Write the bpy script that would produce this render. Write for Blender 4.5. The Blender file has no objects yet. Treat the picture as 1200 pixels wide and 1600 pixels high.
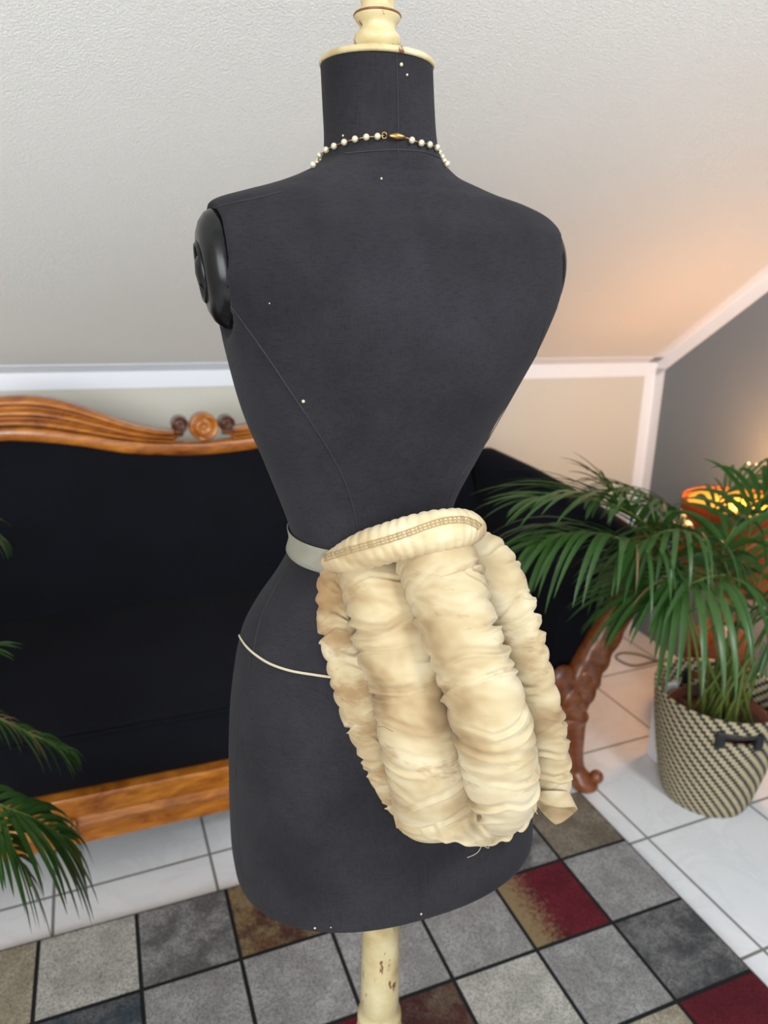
import bpy, bmesh, math, random
import numpy as np
from mathutils import Vector, Matrix, noise
from mathutils.bvhtree import BVHTree
random.seed(7)
S = bpy.context.scene
COL = S.collection
PI = math.pi

# ------------------------------------------------------------------ camera
CAM_H, CF, PITCH, ROLL = 1.35, 1120.0, 0.300, 0.017
_c, _s = math.cos(PITCH), math.sin(PITCH)
FW = Vector((0, _c, -_s)); _up = Vector((0, _s, _c)); _rt = Vector((1, 0, 0))
RT = _rt * math.cos(ROLL) + _up * math.sin(ROLL)
UP = -_rt * math.sin(ROLL) + _up * math.cos(ROLL)
EYE = Vector((0, 0, CAM_H))
cd = bpy.data.cameras.new('camera'); cam = bpy.data.objects.new('camera', cd); COL.objects.link(cam)
cd.sensor_fit = 'HORIZONTAL'; cd.sensor_width = 27.0; cd.lens = CF * 27.0 / 1200.0
cd.clip_start = 0.02; cd.clip_end = 60
cam.matrix_world = Matrix(((RT.x, UP.x, -FW.x, EYE.x), (RT.y, UP.y, -FW.y, EYE.y), (RT.z, UP.z, -FW.z, EYE.z), (0, 0, 0, 1)))
cd.dof.use_dof = True; cd.dof.focus_distance = 0.74; cd.dof.aperture_fstop = 5.0
S.camera = cam
# ------------------------------------------------------------------ exposure, world, daylight
S.view_settings.view_transform = 'Standard'; S.view_settings.look = 'None'
S.view_settings.gamma = 1.0; S.view_settings.use_curve_mapping = False
S.view_settings.exposure = 0.0
try:
    S.cycles.use_denoising = True; S.cycles.max_bounces = 8; S.cycles.diffuse_bounces = 5
    S.cycles.sample_clamp_indirect = 4.0
except Exception: pass
wd = bpy.data.worlds.new('daylight_sky'); S.world = wd; wd.use_nodes = True
wd.node_tree.nodes['Background'].inputs[0].default_value = (0.78, 0.88, 1.0, 1)
wd.node_tree.nodes['Background'].inputs[1].default_value = 1.6
def area(name, loc, target, sx, sy, power, color):
    l = bpy.data.lights.new(name, 'AREA'); l.shape = 'RECTANGLE'; l.size = sx; l.size_y = sy; l.energy = power; l.color = color
    o = bpy.data.objects.new(name, l); COL.objects.link(o); o.location = loc
    o.rotation_euler = (Vector(target) - Vector(loc)).to_track_quat('-Z', 'Y').to_euler(); return o
area('window_daylight', (-0.75, -2.1, 1.5), (-0.35, 1.6, 1.5), 2.2, 1.6, 90, (0.95, 0.975, 1.0))
area('skylight_daylight', (1.15, -0.1, 2.36), (0.1, 0.9, 0.9), 0.45, 0.5, 46, (0.93, 0.97, 1.0))

# ------------------------------------------------------------------ helpers
def ray(px, py):
    return FW + RT * ((px - 600) / CF) + UP * ((800 - py) / CF)
def at(px, py, Y):
    d = ray(px, py); return EYE + d * (Y / d.y)
def atz(px, py, z):
    d = ray(px, py); return EYE + d * ((z - CAM_H) / d.z)
def plane_hit(px, py, n, p0):
    d = ray(px, py); return EYE + d * ((p0 - EYE).dot(n) / d.dot(n))
def frame(deg):
    t = math.radians(deg); return Vector((math.cos(t), math.sin(t), 0)), Vector((-math.sin(t), math.cos(t), 0))
def tag(o, label=None, cat=None, group=None, kind=None):
    if label: o['label'] = label
    if cat: o['category'] = cat
    if group: o['group'] = group
    if kind: o['kind'] = kind
    return o
def empty(name, loc, rz=0.0):
    o = bpy.data.objects.new(name, None); COL.objects.link(o); o.location = loc; o.rotation_euler = (0, 0, rz)
    o.empty_display_size = 0.05; bpy.context.view_layer.update(); return o
def obj(name, verts, faces, mat, parent=None, smooth=True, local=False, bevel=0, subsurf=0, solid=0, mats=None, fmat=None):
    me = bpy.data.meshes.new(name); me.from_pydata([tuple(v) for v in verts], [], faces)
    for m in (mats or [mat]): me.materials.append(m)
    if fmat:
        for p, k in zip(me.polygons, fmat): p.material_index = k
    bm = bmesh.new(); bm.from_mesh(me); bmesh.ops.recalc_face_normals(bm, faces=bm.faces); bm.to_mesh(me); bm.free()
    for p in me.polygons: p.use_smooth = smooth
    o = bpy.data.objects.new(name, me); COL.objects.link(o)
    if parent:
        o.parent = parent
        if not local:
            M = Matrix.Identity(4); q = parent
            while q: M = q.matrix_parent_inverse @ Matrix.Translation(q.location) @ q.rotation_euler.to_matrix().to_4x4() @ M; q = q.parent
            o.matrix_parent_inverse = M.inverted()
    if solid:
        m = o.modifiers.new('s', 'SOLIDIFY'); m.thickness = solid; m.offset = 0
    if bevel:
        m = o.modifiers.new('b', 'BEVEL'); m.width = bevel; m.segments = 3; m.limit_method = 'ANGLE'; m.angle_limit = math.radians(35)
    if subsurf:
        m = o.modifiers.new('u', 'SUBSURF'); m.levels = subsurf; m.render_levels = subsurf
    return o
class MB:
    def __init__(s): s.v = []; s.f = []
    def add(s, v, f):
        k = len(s.v); s.v += [Vector(p) for p in v]; s.f += [tuple(i + k for i in q) for q in f]; return s
    def box(s, c, d, M=None):
        x, y, z = d[0] / 2, d[1] / 2, d[2] / 2
        v = [Vector((a * x, b * y, e * z)) for a in (-1, 1) for b in (-1, 1) for e in (-1, 1)]
        v = [(M @ p if M else p) + Vector(c) for p in v]
        return s.add(v, [(0, 1, 3, 2), (4, 6, 7, 5), (0, 4, 5, 1), (2, 3, 7, 6), (0, 2, 6, 4), (1, 5, 7, 3)])
    def prism(s, pts, off):
        n = len(pts); off = Vector(off); v = [Vector(p) for p in pts] + [Vector(p) + off for p in pts]
        return s.add(v, [tuple(range(n)), tuple(range(2 * n - 1, n - 1, -1))] + [(i, (i + 1) % n, (i + 1) % n + n, i + n) for i in range(n)])
    def loft(s, rings, closed=True, cap=True):
        n = len(rings[0]); v = [p for r in rings for p in r]; f = []
        for i in range(len(rings) - 1):
            for j in range(n if closed else n - 1):
                k = (j + 1) % n; f.append((i * n + j, i * n + k, (i + 1) * n + k, (i + 1) * n + j))
        if cap and closed: f += [tuple(range(n - 1, -1, -1)), tuple((len(rings) - 1) * n + j for j in range(n))]
        return s.add(v, f)
    def lathe(s, prof, c=(0, 0, 0), axis='Z', n=48, sx=1, sy=1):
        rings = []
        for r, h in prof:
            rg = []
            for i in range(n):
                t = 2 * PI * i / n; a, b = r * math.cos(t) * sx, r * math.sin(t) * sy
                p = {'Z': (a, b, h), 'Y': (a, h, b), 'X': (h, a, b)}[axis]; rg.append(Vector(p) + Vector(c))
            rings.append(rg)
        return s.loft(rings)
    def tube(s, pts, r, n=10, rf=None):
        pts = [Vector(p) for p in pts]; rings = []
        for i, p in enumerate(pts):
            t = (pts[min(i + 1, len(pts) - 1)] - pts[max(i - 1, 0)]).normalized()
            a = t.cross(Vector((0.13, 0.2, 1))).normalized() if abs(t.z) < .95 else t.cross(Vector((1, 0, 0))).normalized()
            b = t.cross(a); rr = rf(i / (len(pts) - 1)) if rf else r
            rings.append([p + (a * math.cos(2 * PI * k / n) + b * math.sin(2 * PI * k / n)) * rr for k in range(n)])
        return s.loft(rings)
    def out(s, name, mat, parent=None, **k): return obj(name, s.v, s.f, mat, parent, **k)
def spline(pts, n):
    P = [np.array(p, float) for p in pts]; m = len(P); out = []
    for i in range(n):
        t = i / (n - 1) * (m - 1); k = min(int(t), m - 2); u = t - k
        p0, p1, p2, p3 = P[max(k - 1, 0)], P[k], P[k + 1], P[min(k + 2, m - 1)]
        out.append(.5 * ((2 * p1) + (-p0 + p2) * u + (2 * p0 - 5 * p1 + 4 * p2 - p3) * u * u + (-p0 + 3 * p1 - 3 * p2 + p3) * u ** 3))
    return out
def sp3(pts, n): return [Vector(p) for p in spline([tuple(q) for q in pts], n)]
def bvh_of(o):
    me = o.data; M = o.matrix_world
    return BVHTree.FromPolygons([v.co.copy() for v in me.vertices], [tuple(p.vertices) for p in me.polygons])
def hit(bv, px, py, off=0.0):
    h = bv.ray_cast(EYE, ray(px, py).normalized())
    if h[0] is None: return None
    n = h[1]
    if n.dot(ray(px, py)) > 0: n = -n
    return h[0] + n * off

# ------------------------------------------------------------------ materials
def nt(name):
    m = bpy.data.materials.new(name); m.use_nodes = True; t = m.node_tree; return m, t, t.nodes['Principled BSDF']
def setp(b, **k):
    for a, v in k.items():
        i = b.inputs.get(a.replace('_', ' '))
        if i is not None: i.default_value = v
def N(t, kind, **k):
    n = t.nodes.new(kind)
    for a, v in k.items():
        if a in n.inputs.keys() or a.replace('_', ' ') in n.inputs.keys(): n.inputs[a.replace('_', ' ')].default_value = v
        else: setattr(n, a, v)
    return n
def coord(t, scale=(1, 1, 1), rot=(0, 0, 0)):
    c = N(t, 'ShaderNodeTexCoord'); m = N(t, 'ShaderNodeMapping'); t.links.new(c.outputs['Object'], m.inputs[0])
    m.inputs['Scale'].default_value = scale; m.inputs['Rotation'].default_value = rot; return m.outputs[0]
def noi(t, vec, scale, detail=4, rough=.5, dist=0):
    n = N(t, 'ShaderNodeTexNoise'); t.links.new(vec, n.inputs['Vector'])
    n.inputs['Scale'].default_value = scale; n.inputs['Detail'].default_value = detail; n.inputs['Roughness'].default_value = rough; n.inputs['Distortion'].default_value = dist
    return n.outputs['Fac']
def ramp(t, fac, stops):
    r = N(t, 'ShaderNodeValToRGB'); t.links.new(fac, r.inputs[0]); e = r.color_ramp.elements
    while len(e) < len(stops): e.new(.5)
    for q, (p, c) in zip(e, stops):
        q.position = p; q.color = (c[0], c[1], c[2], 1) if hasattr(c, '__len__') else (c, c, c, 1)
    return r.outputs[0]
def mix(t, fac, a, b, mode='MIX'):
    m = N(t, 'ShaderNodeMix'); m.data_type = 'RGBA'; m.blend_type = mode
    for i, v in ((0, fac), (6, a), (7, b)):
        if hasattr(v, 'is_output'): t.links.new(v, m.inputs[i])
        else: m.inputs[i].default_value = v if i == 0 else (v[0], v[1], v[2], 1)
    return m.outputs[2]
def math_(t, op, a, b=None):
    m = N(t, 'ShaderNodeMath'); m.operation = op
    for i, v in enumerate((a, b)):
        if v is None: continue
        if hasattr(v, 'is_output'): t.links.new(v, m.inputs[i])
        else: m.inputs[i].default_value = v
    return m.outputs[0]
def bump(t, b, h, strength=.3, dist=.002, prev=None):
    n = N(t, 'ShaderNodeBump'); n.inputs['Strength'].default_value = strength; n.inputs['Distance'].default_value = dist
    t.links.new(h, n.inputs['Height'])
    if prev: t.links.new(prev, n.inputs['Normal'])
    t.links.new(n.outputs[0], b.inputs['Normal']); return n.outputs[0]
def plain(name, col, rough=.6, metal=0, **k):
    m, t, b = nt(name); setp(b, Base_Color=(*col, 1), Roughness=rough, Metallic=metal, **k); return m
def plaster(name, col, scale=130, st=.5, dist=.002, big=.03):
    m, t, b = nt(name); v = coord(t); setp(b, Roughness=.92)
    c = mix(t, noi(t, v, 2.2, 3), [x * (1 - big) for x in col], col); t.links.new(c, b.inputs['Base Color'])
    h = ramp(t, noi(t, v, scale, 3, .55, .6), [(.35, 0), (.62, 1)]); bump(t, b, h, st, dist); return m
def cloth(name, c1, c2, weave=1600, fuzz=.5, st=.35):
    m, t, b = nt(name); v = coord(t); setp(b, Roughness=.95, Sheen_Weight=fuzz, Sheen_Roughness=.6, Specular_IOR_Level=.12)
    vx = coord(t, (110, 110, 1500)); vy = coord(t, (1500, 1500, 60))
    w = math_(t, 'ADD', noi(t, vx, 1, 2), noi(t, vy, 1, 2))
    big = ramp(t, noi(t, v, 7, 5, .62), [(.35, 0), (.72, 1)])
    c = mix(t, big, c1, c2); c = mix(t, ramp(t, w, [(.78, 0), (1.2, 1)]), mix(t, .34, c, (0, 0, 0)), c)
    t.links.new(c, b.inputs['Base Color']); bump(t, b, w, st, .0006); return m
M_CEIL = plaster('white_stucco', (.775, .76, .72), 290, .45, .0022)
M_KNEE = plaster('greige_paint', (.60, .575, .50), 260, .2, .001)
M_GABLE = plaster('blue_grey_paint', (.17, .20, .23), 260, .2, .001)
M_TRIM = plaster('white_paint', (.80, .82, .86), 260, .15, .001)
M_BODY = cloth('charcoal_cotton', (.0145, .0138, .0165), (.027, .0255, .030), fuzz=.03, st=.2)
M_SEAM = plain('seam_thread', (.02, .02, .023), .9)
M_STITCH = plain('pale_stitch', (.12, .12, .125), .9)
M_UPH = cloth('black_upholstery', (.0038, .0040, .0066), (.0054, .0058, .0092), fuzz=.01, st=.2)
M_GLOSSB = plain('black_lacquer', (.004, .004, .005), .25, Specular_IOR_Level=.35)
M_BLACK = plain('black_leather', (.008, .009, .012), .5)
M_BRASS = plain('aged_brass', (.42, .26, .09), .35, 1.0)
M_PIN = plain('pin_head', (.62, .5, .34), .4)
def m_cream():
    m, t, b = nt('aged_cream_paint'); v = coord(t); setp(b, Roughness=.45)
    a = ramp(t, noi(t, v, 18, 5, .6), [(.3, (.36, .25, .11)), (.5, (.52, .42, .22)), (.7, (.60, .53, .33))])
    chip = ramp(t, noi(t, coord(t, (1, 1, .35)), 75, 4, .65), [(.625, 0), (.655, 1)])
    t.links.new(mix(t, chip, a, (.16, .06, .025)), b.inputs['Base Color']); bump(t, b, noi(t, v, 60), .2, .001); return m
M_CREAM = m_cream()
def m_wood(name, c1, c2, c3, sc=6, rough=.25):
    m, t, b = nt(name); v = coord(t, (1, 1.2, 2.4)); setp(b, Roughness=rough, Coat_Weight=.35, Coat_Roughness=.15)
    f = noi(t, v, sc, 6, .62, 1.4); g = noi(t, coord(t, (3, 3, 40)), sc, 3, .5)
    c = ramp(t, f, [(.28, c1), (.5, c2), (.7, c3)]); c = mix(t, ramp(t, g, [(.4, 0), (.6, .35)]), c, c1)
    t.links.new(c, b.inputs['Base Color']); bump(t, b, g, .08, .0005); return m
M_WOOD = m_wood('honey_burl_wood', (.13, .030, .005), (.42, .135, .014), (.62, .235, .030))
M_WOODD = m_wood('carved_red_brown_wood', (.075, .018, .006), (.19, .052, .012), (.30, .09, .018), 14, .38)
M_WOODR = m_wood('dark_scroll_wood', (.05, .016, .008), (.11, .036, .016), (.16, .055, .022), 14)
def m_tile():
    m, t, b = nt('white_marble_tile'); setp(b, Roughness=.16)
    W, P = .355, .0034
    c = N(t, 'ShaderNodeTexCoord'); mp = N(t, 'ShaderNodeMapping'); t.links.new(c.outputs['Object'], mp.inputs[0])
    mp.vector_type = 'POINT'; mp.inputs['Rotation'].default_value = (0, 0, -math.radians(22.6))
    sx = N(t, 'ShaderNodeSeparateXYZ'); t.links.new(mp.outputs[0], sx.inputs[0])
    def edge(o, off):
        a = math_(t, 'SUBTRACT', o, off); a = math_(t, 'DIVIDE', a, W); fr = math_(t, 'FRACT', a)
        d = math_(t, 'ABSOLUTE', math_(t, 'SUBTRACT', fr, .5)); return math_(t, 'GREATER_THAN', d, .5 - P / W), math_(t, 'FLOOR', a)
    ex, ix = edge(sx.outputs[0], TILE_U); ey, iy = edge(sx.outputs[1], TILE_V)
    g = math_(t, 'MAXIMUM', ex, ey)
    cb = N(t, 'ShaderNodeCombineXYZ'); t.links.new(ix, cb.inputs[0]); t.links.new(iy, cb.inputs[1])
    wn = N(t, 'ShaderNodeTexWhiteNoise'); t.links.new(cb.outputs[0], wn.inputs['Vector'])
    va = N(t, 'ShaderNodeVectorMath'); va.operation = 'ADD'; t.links.new(c.outputs['Object'], va.inputs[0]); t.links.new(wn.outputs['Color'], va.inputs[1])
    vn = noi(t, va.outputs[0], 4.5, 6, .6, 1.5)
    vein = ramp(t, vn, [(.44, (.74, .75, .77)), (.5, (.705, .715, .735)), (.54, (.75, .76, .78))])
    t.links.new(mix(t, g, vein, (.17, .165, .15)), b.inputs['Base Color'])
    t.links.new(ramp(t, g, [(0, .16), (1, .9)]), b.inputs['Roughness'])
    bump(t, b, math_(t, 'SUBTRACT', 1, g), .5, .002); return m
_u, _v = frame(22.6)
_pa = atz(943, 1243, 0); _pb = atz(0, 1423, 0); _pc = atz(972, 1318, 0)
TILE_U = _pa.dot(_u); TILE_V = _pb.dot(_v)
M_TILE = m_tile()
def rugm(name, c1, c2, c3=None, sc=14, lo=.42, hi=.6):
    m, t, b = nt(name); v = coord(t); setp(b, Roughness=1.0, Sheen_Weight=.05, Specular_IOR_Level=.08)
    f = noi(t, v, sc, 5, .7); c = mix(t, ramp(t, f, [(lo, 0), (hi, 1)]), c1, c2)
    if c3: c = mix(t, ramp(t, noi(t, v, 5.5, 6, .8), [(.45, 0), (.57, 1)]), c, c3)
    sp = noi(t, v, 300, 3, .7); c = mix(t, ramp(t, sp, [(.38, .8), (.55, 0)]), c, [x * .35 for x in c1])
    t.links.new(c, b.inputs['Base Color']); bump(t, b, noi(t, v, 520, 3, .7), .9, .006); return m
M_R = dict(
    light=rugm('rug_light_grey', (.36, .35, .345), (.50, .49, .485)),
    grey=rugm('rug_mottled_grey', (.17, .165, .165), (.42, .41, .40)),
    dark=rugm('rug_dark_grey', (.10, .10, .105), (.27, .265, .265)),
    white=rugm('rug_ivory', (.50, .49, .44), (.70, .68, .62)),
    cream=rugm('rug_cream_tan', (.42, .36, .26), (.60, .55, .44)),
    tan=rugm('rug_taupe', (.22, .18, .13), (.36, .31, .24)),
    gold=rugm('rug_gold_brown', (.30, .20, .085), (.36, .28, .16), (.085, .02, .022)),
    redgold=rugm('rug_crimson_gold', (.13, .006, .016), (.19, .012, .025), None),
    red=rugm('rug_crimson', (.12, .006, .015), (.17, .010, .022)),
    brown=rugm('rug_brown_red', (.10, .035, .03), (.19, .15, .10), (.06, .01, .014)),
    teal=rugm('rug_blue_grey', (.05, .075, .10), (.17, .17, .175)))
def redgold():
    m = M_R['redgold']; t = m.node_tree; b = t.nodes['Principled BSDF']
    src = b.inputs['Base Color'].links[0].from_socket
    c = N(t, 'ShaderNodeTexCoord'); s = N(t, 'ShaderNodeSeparateXYZ'); t.links.new(c.outputs['Object'], s.inputs[0])
    d = math_(t, 'ADD', math_(t, 'ADD', math_(t, 'MULTIPLY', s.outputs[0], -7.0), 7.0 * .995 / 5.), noi(t, coord(t), 60, 4, .8))
    f = ramp(t, d, [(.02, 0), (.55, 1)])
    RG.append(d); t.links.new(mix(t, f, src, (.30, .21, .10)), b.inputs['Base Color'])
RG = []
M_RBLACK = plain('rug_black_line', (.006, .006, .007), 1.0)
def m_bustle(name='aged_cream_cotton', k=1.0, stain=.55, lo=.58):
    m, t, b = nt(name); v = coord(t); setp(b, Roughness=.85, Sheen_Weight=.15)
    r = (0, .2, 0)
    a = noi(t, coord(t, (1, 1, 2.0), r), 9, 3, .6, .3)
    c = ramp(t, a, [(.28, (.34 * k, .20 * k, .075 * k)), (.42, (.60 * k, .42 * k, .21 * k)), (.53, (.78 * k, .61 * k, .345 * k)), (.66, (.96 * k, .81 * k, .53 * k))])
    s = ramp(t, noi(t, coord(t, (1, 1, 2.5), r), 9, 5, .75), [(lo, 0), (lo + .12, stain)])
    c = mix(t, s, c, (.24, .125, .042)); s2 = ramp(t, noi(t, coord(t, (.5, .5, 4)), 55, 4, .75), [(.62, 0), (.75, .5)])
    c = mix(t, s2, c, (.33, .22, .11)); t.links.new(c, b.inputs['Base Color'])
    p = bump(t, b, noi(t, coord(t, (1, 1, 4), r), 11, 3, .5, .3), .22, .004)
    w = math_(t, 'ADD', noi(t, coord(t, (300, 300, 1400)), 1, 2), noi(t, coord(t, (1400, 1400, 300)), 1, 2))
    bump(t, b, w, .25, .0005, p); return m
M_BUS = m_bustle(k=.545, stain=.7); M_PAD = m_bustle('pale_cream_cotton', .66, .15)
def m_tape():
    m, t, b = nt('cotton_tape'); setp(b, Roughness=.9); v = coord(t, (1, 1, 1), (0, .3, 0))
    w = N(t, 'ShaderNodeTexWave'); w.wave_type = 'BANDS'; w.bands_direction = 'Z'; w.inputs['Scale'].default_value = 330; w.inputs['Distortion'].default_value = 6; w.inputs['Detail Scale'].default_value = 8
    t.links.new(v, w.inputs[0]); c = mix(t, noi(t, v, 40), (.42, .39, .29), (.56, .53, .43)); t.links.new(c, b.inputs['Base Color'])
    bump(t, b, w.outputs['Fac'], .9, .0015); return m
M_BUS2 = m_bustle('stained_cream_cotton', .55, .62, .46); M_TAPE = m_tape()
M_CORD = plain('cotton_cord', (.50, .44, .31), .9)
M_LACE = plain('crochet_thread', (.36, .26, .13), .9)
def m_pearl():
    m, t, b = nt('pearl'); setp(b, Base_Color=(.62, .56, .40, 1), Roughness=.18, Coat_Weight=.6); setp(b, Metallic=.35); return m
M_PEARL = m_pearl()
def m_leaf(name, c1, c2):
    m, t, b = nt(name); v = coord(t); setp(b, Roughness=.38, Transmission_Weight=0)
    c = mix(t, noi(t, v, 9, 3), c1, c2); c = mix(t, ramp(t, noi(t, v, 25, 4, .7), [(.66, 0), (.74, .8)]), c, (.16, .11, .045))
    t.links.new(c, b.inputs['Base Color'])
    tr = N(t, 'ShaderNodeBsdfTranslucent'); t.links.new(c, tr.inputs[0]); mx = N(t, 'ShaderNodeMixShader'); mx.inputs[0].default_value = .22
    o = [n for n in t.nodes if n.type == 'OUTPUT_MATERIAL'][0]
    t.links.new(b.outputs[0], mx.inputs[1]); t.links.new(tr.outputs[0], mx.inputs[2]); t.links.new(mx.outputs[0], o.inputs[0]); return m
M_LEAF = m_leaf('palm_leaf_green', (.016, .062, .012), (.050, .125, .022))
M_LEAFD = m_leaf('palm_leaf_dry_tip', (.16, .10, .045), (.24, .17, .08))
M_STEM = m_leaf('palm_stem_green', (.10, .16, .03), (.18, .21, .05))
def m_basket():
    m, t, b = nt('woven_seagrass'); setp(b, Roughness=.85)
    c = N(t, 'ShaderNodeTexCoord'); s = N(t, 'ShaderNodeSeparateXYZ'); t.links.new(c.outputs['Object'], s.inputs[0])
    an = math_(t, 'ARCTAN2', s.outputs[1], s.outputs[0]); u = math_(t, 'MULTIPLY', an, 34 / (2 * PI)); rows = math_(t, 'MULTIPLY', s.outputs[2], 105)
    row = math_(t, 'FLOOR', rows); a = math_(t, 'FRACT', math_(t, 'ADD', u, math_(t, 'MULTIPLY', row, .30)))
    dk = math_(t, 'GREATER_THAN', a, .56)
    rf = math_(t, 'ABSOLUTE', math_(t, 'SUBTRACT', math_(t, 'FRACT', rows), .5))
    col = mix(t, noi(t, coord(t), 60), (.40, .33, .19), (.56, .48, .30)); col = mix(t, dk, col, (.022, .024, .026))
    col = mix(t, ramp(t, rf, [(.38, 0), (.5, .6)]), col, (.05, .04, .03)); t.links.new(col, b.inputs['Base Color'])
    bump(t, b, math_(t, 'SUBTRACT', .5, rf), .8, .004); return m
M_BASK = m_basket()

# ------------------------------------------------------------------ room shell
WW, WN = frame(18.2); WV0 = 2.36
_p0 = WN * WV0
CORN = plane_hit(1027, 566, WN, _p0)          # corner of knee wall, gable wall and sloping ceiling
ZC = CORN.z; WC = CORN.dot(WW)
_q = plane_hit(1200, 429, WW, CORN) - CORN; SL = _q.z / (-_q.dot(WN))     # ceiling rise per metre
FLATZ = 2.42; RUN = (FLATZ - ZC) / SL; W0, V1 = -2.7, -2.4
def rw(w, v, z): return WW * w + WN * v + Vector((0, 0, z))
def slab(name, pts, off, mat, kind='structure'):
    return tag(MB().prism(pts, off).out(name, mat, smooth=False), kind=kind)
slab('floor', [rw(W0 - .1, V1 - .1, 0), rw(WC + .1, V1 - .1, 0), rw(WC + .1, WV0 + .1, 0), rw(W0 - .1, WV0 + .1, 0)], (0, 0, -.1), M_TILE)
slab('wall_back', [rw(W0, WV0, 0), rw(WC, WV0, 0), rw(WC, WV0, ZC), rw(W0, WV0, ZC)], WN * .1, M_KNEE)
slab('ceiling', [rw(W0, WV0, ZC), rw(WC, WV0, ZC), rw(WC, WV0 - RUN, FLATZ), rw(W0, WV0 - RUN, FLATZ)], WN * .07 + Vector((0, 0, .1)), M_CEIL)
slab('ceiling_flat', [rw(W0, WV0 - RUN, FLATZ), rw(WC, WV0 - RUN, FLATZ), rw(WC, V1, FLATZ), rw(W0, V1, FLATZ)], (0, 0, .1), M_CEIL)
prof = lambda w: [rw(w, V1, 0), rw(w, WV0, 0), rw(w, WV0, ZC), rw(w, WV0 - RUN, FLATZ), rw(w, V1, FLATZ)]
slab('wall_right', prof(WC), WW * .1, M_GABLE)
slab('wall_left', prof(W0), -WW * .1, M_KNEE)
fw = MB()
for w0, w1, z0, z1 in ((W0, -1.8, 0, FLATZ), (1.2, WC, 0, FLATZ), (-1.8, 1.2, 0, .6), (-1.8, 1.2, 2.3, FLATZ)):
    fw.prism([rw(w0, V1, z0), rw(w1, V1, z0), rw(w1, V1, z1), rw(w0, V1, z1)], -WN * .12)
tag(fw.out('wall_front', M_KNEE, smooth=False), kind='structure')
wf = MB()
for w in (-1.8, -.3, 1.2): wf.prism([rw(w - .035, V1 - .04, .6), rw(w + .035, V1 - .04, .6), rw(w + .035, V1 - .04, 2.3), rw(w - .035, V1 - .04, 2.3)], -WN * .05)
for z in (.62, 2.28): wf.prism([rw(-1.8, V1 - .04, z - .03), rw(1.2, V1 - .04, z - .03), rw(1.2, V1 - .04, z + .03), rw(-1.8, V1 - .04, z + .03)], -WN * .05)
tag(wf.out('window_1', M_TRIM, smooth=False), kind='structure')
# white painted bands that line the corners
B = .05; e = .002
slope = (-WN + Vector((0, 0, SL))).normalized(); sn = (-WN * SL - Vector((0, 0, 1))).normalized()
def band(i, pts, off): slab('trim_%d' % i, pts, off, M_TRIM)
bz = .052
band(1, [rw(W0, WV0, ZC - bz), rw(WC, WV0, ZC - bz), rw(WC, WV0, ZC), rw(W0, WV0, ZC)], -WN * e)
band(2, [rw(W0, WV0, ZC), rw(WC, WV0, ZC), rw(WC, WV0, ZC) + slope * .045, rw(W0, WV0, ZC) + slope * .045], sn * e)
band(3, [rw(WC - B, WV0, 0), rw(WC, WV0, 0), rw(WC, WV0, ZC - bz), rw(WC - B, WV0, ZC - bz)], -WN * e)
top = rw(WC, WV0 - RUN, FLATZ)
band(4, [rw(WC, WV0, 0), rw(WC, WV0 - B, 0), rw(WC, WV0 - B, ZC - .02), rw(WC, WV0, ZC - .02)], -WW * e)
band(5, [rw(WC, WV0, ZC), rw(WC, WV0, ZC - .058), rw(WC, WV0, ZC - .058) + slope * (RUN * 1.1), top + slope * .02], -WW * e)
band(6, [rw(WC, WV0, ZC), rw(WC - .045, WV0, ZC), top - WW * .045, top], sn * e)

# ------------------------------------------------------------------ rug
RT_K = (CAM_H - .012) / CAM_H
ra, rb_ = frame(21.55); rb = -rb_
RO = Vector((-.7285, 1.2009, 0)) * RT_K; RC = .19917 * RT_K
cells = {(-1, 0): 'cream', (0, 0): 'white', (1, 0): 'grey', (2, 0): 'gold', (3, 0): 'light', (4, 0): 'cream', (5, 0): 'grey', (6, 0): 'tan',
         (-1, 1): 'cream', (0, 1): 'teal', (1, 1): 'light', (2, 1): 'light', (3, 1): 'light', (4, 1): 'light', (5, 1): 'redgold', (6, 1): 'light',
         (0, 2): 'light', (1, 2): 'white', (2, 2): 'red', (3, 2): 'brown', (4, 2): 'white', (5, 2): 'light', (6, 2): 'dark',
         (4, 3): 'grey', (5, 3): 'cream', (6, 3): 'red'}
names = list(M_R); mats = [M_R[k] for k in names] + [M_RBLACK]
rv, rf_, rm = [], [], []
g = .0042; NR = 9
def rq(u0, v0, u1, v1, z, mi, sub=1):
    for i in range(sub):
        for j in range(sub):
            k = len(rv)
            for (x, y) in ((i, j), (i + 1, j), (i + 1, j + 1), (i, j + 1)):
                uu = u0 + (u1 - u0) * x / sub; vv = v0 + (v1 - v0) * y / sub
                rv.append(Vector((uu, -vv, z)))
            rf_.append((k, k + 1, k + 2, k + 3)); rm.append(mi)
rnd = random.Random(4)
for i in range(-4, 7):
    for j in range(NR):
        nm = cells.get((i, j)) or rnd.choice(['light', 'grey', 'white', 'cream', 'light', 'dark', 'red', 'teal', 'gold'])
        rq(i * RC + g, j * RC + g, (i + 1) * RC - g, (j + 1) * RC - g, .012, names.index(nm))
rq(-4 * RC, 0, 7 * RC, NR * RC, .0095, len(mats) - 1)
for (a, b2) in (((-4 * RC, 0), (7 * RC, 0)), ((7 * RC, 0), (7 * RC, NR * RC)), ((7 * RC, NR * RC), (-4 * RC, NR * RC)), ((-4 * RC, NR * RC), (-4 * RC, 0))):
    k = len(rv); rv += [Vector((a[0], -a[1], .012)), Vector((b2[0], -b2[1], .012)), Vector((b2[0], -b2[1], .001)), Vector((a[0], -a[1], .001))]
    rf_.append((k, k + 1, k + 2, k + 3)); rm.append(names.index('tan'))
rug = obj('patchwork_rug', rv, rf_, None, smooth=False, mats=mats, fmat=rm)
rug.location = RO; rug.rotation_euler = (0, 0, math.radians(21.55))
tag(rug, 'patchwork rug of grey, cream and crimson squares divided by black lines', 'rug')
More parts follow.
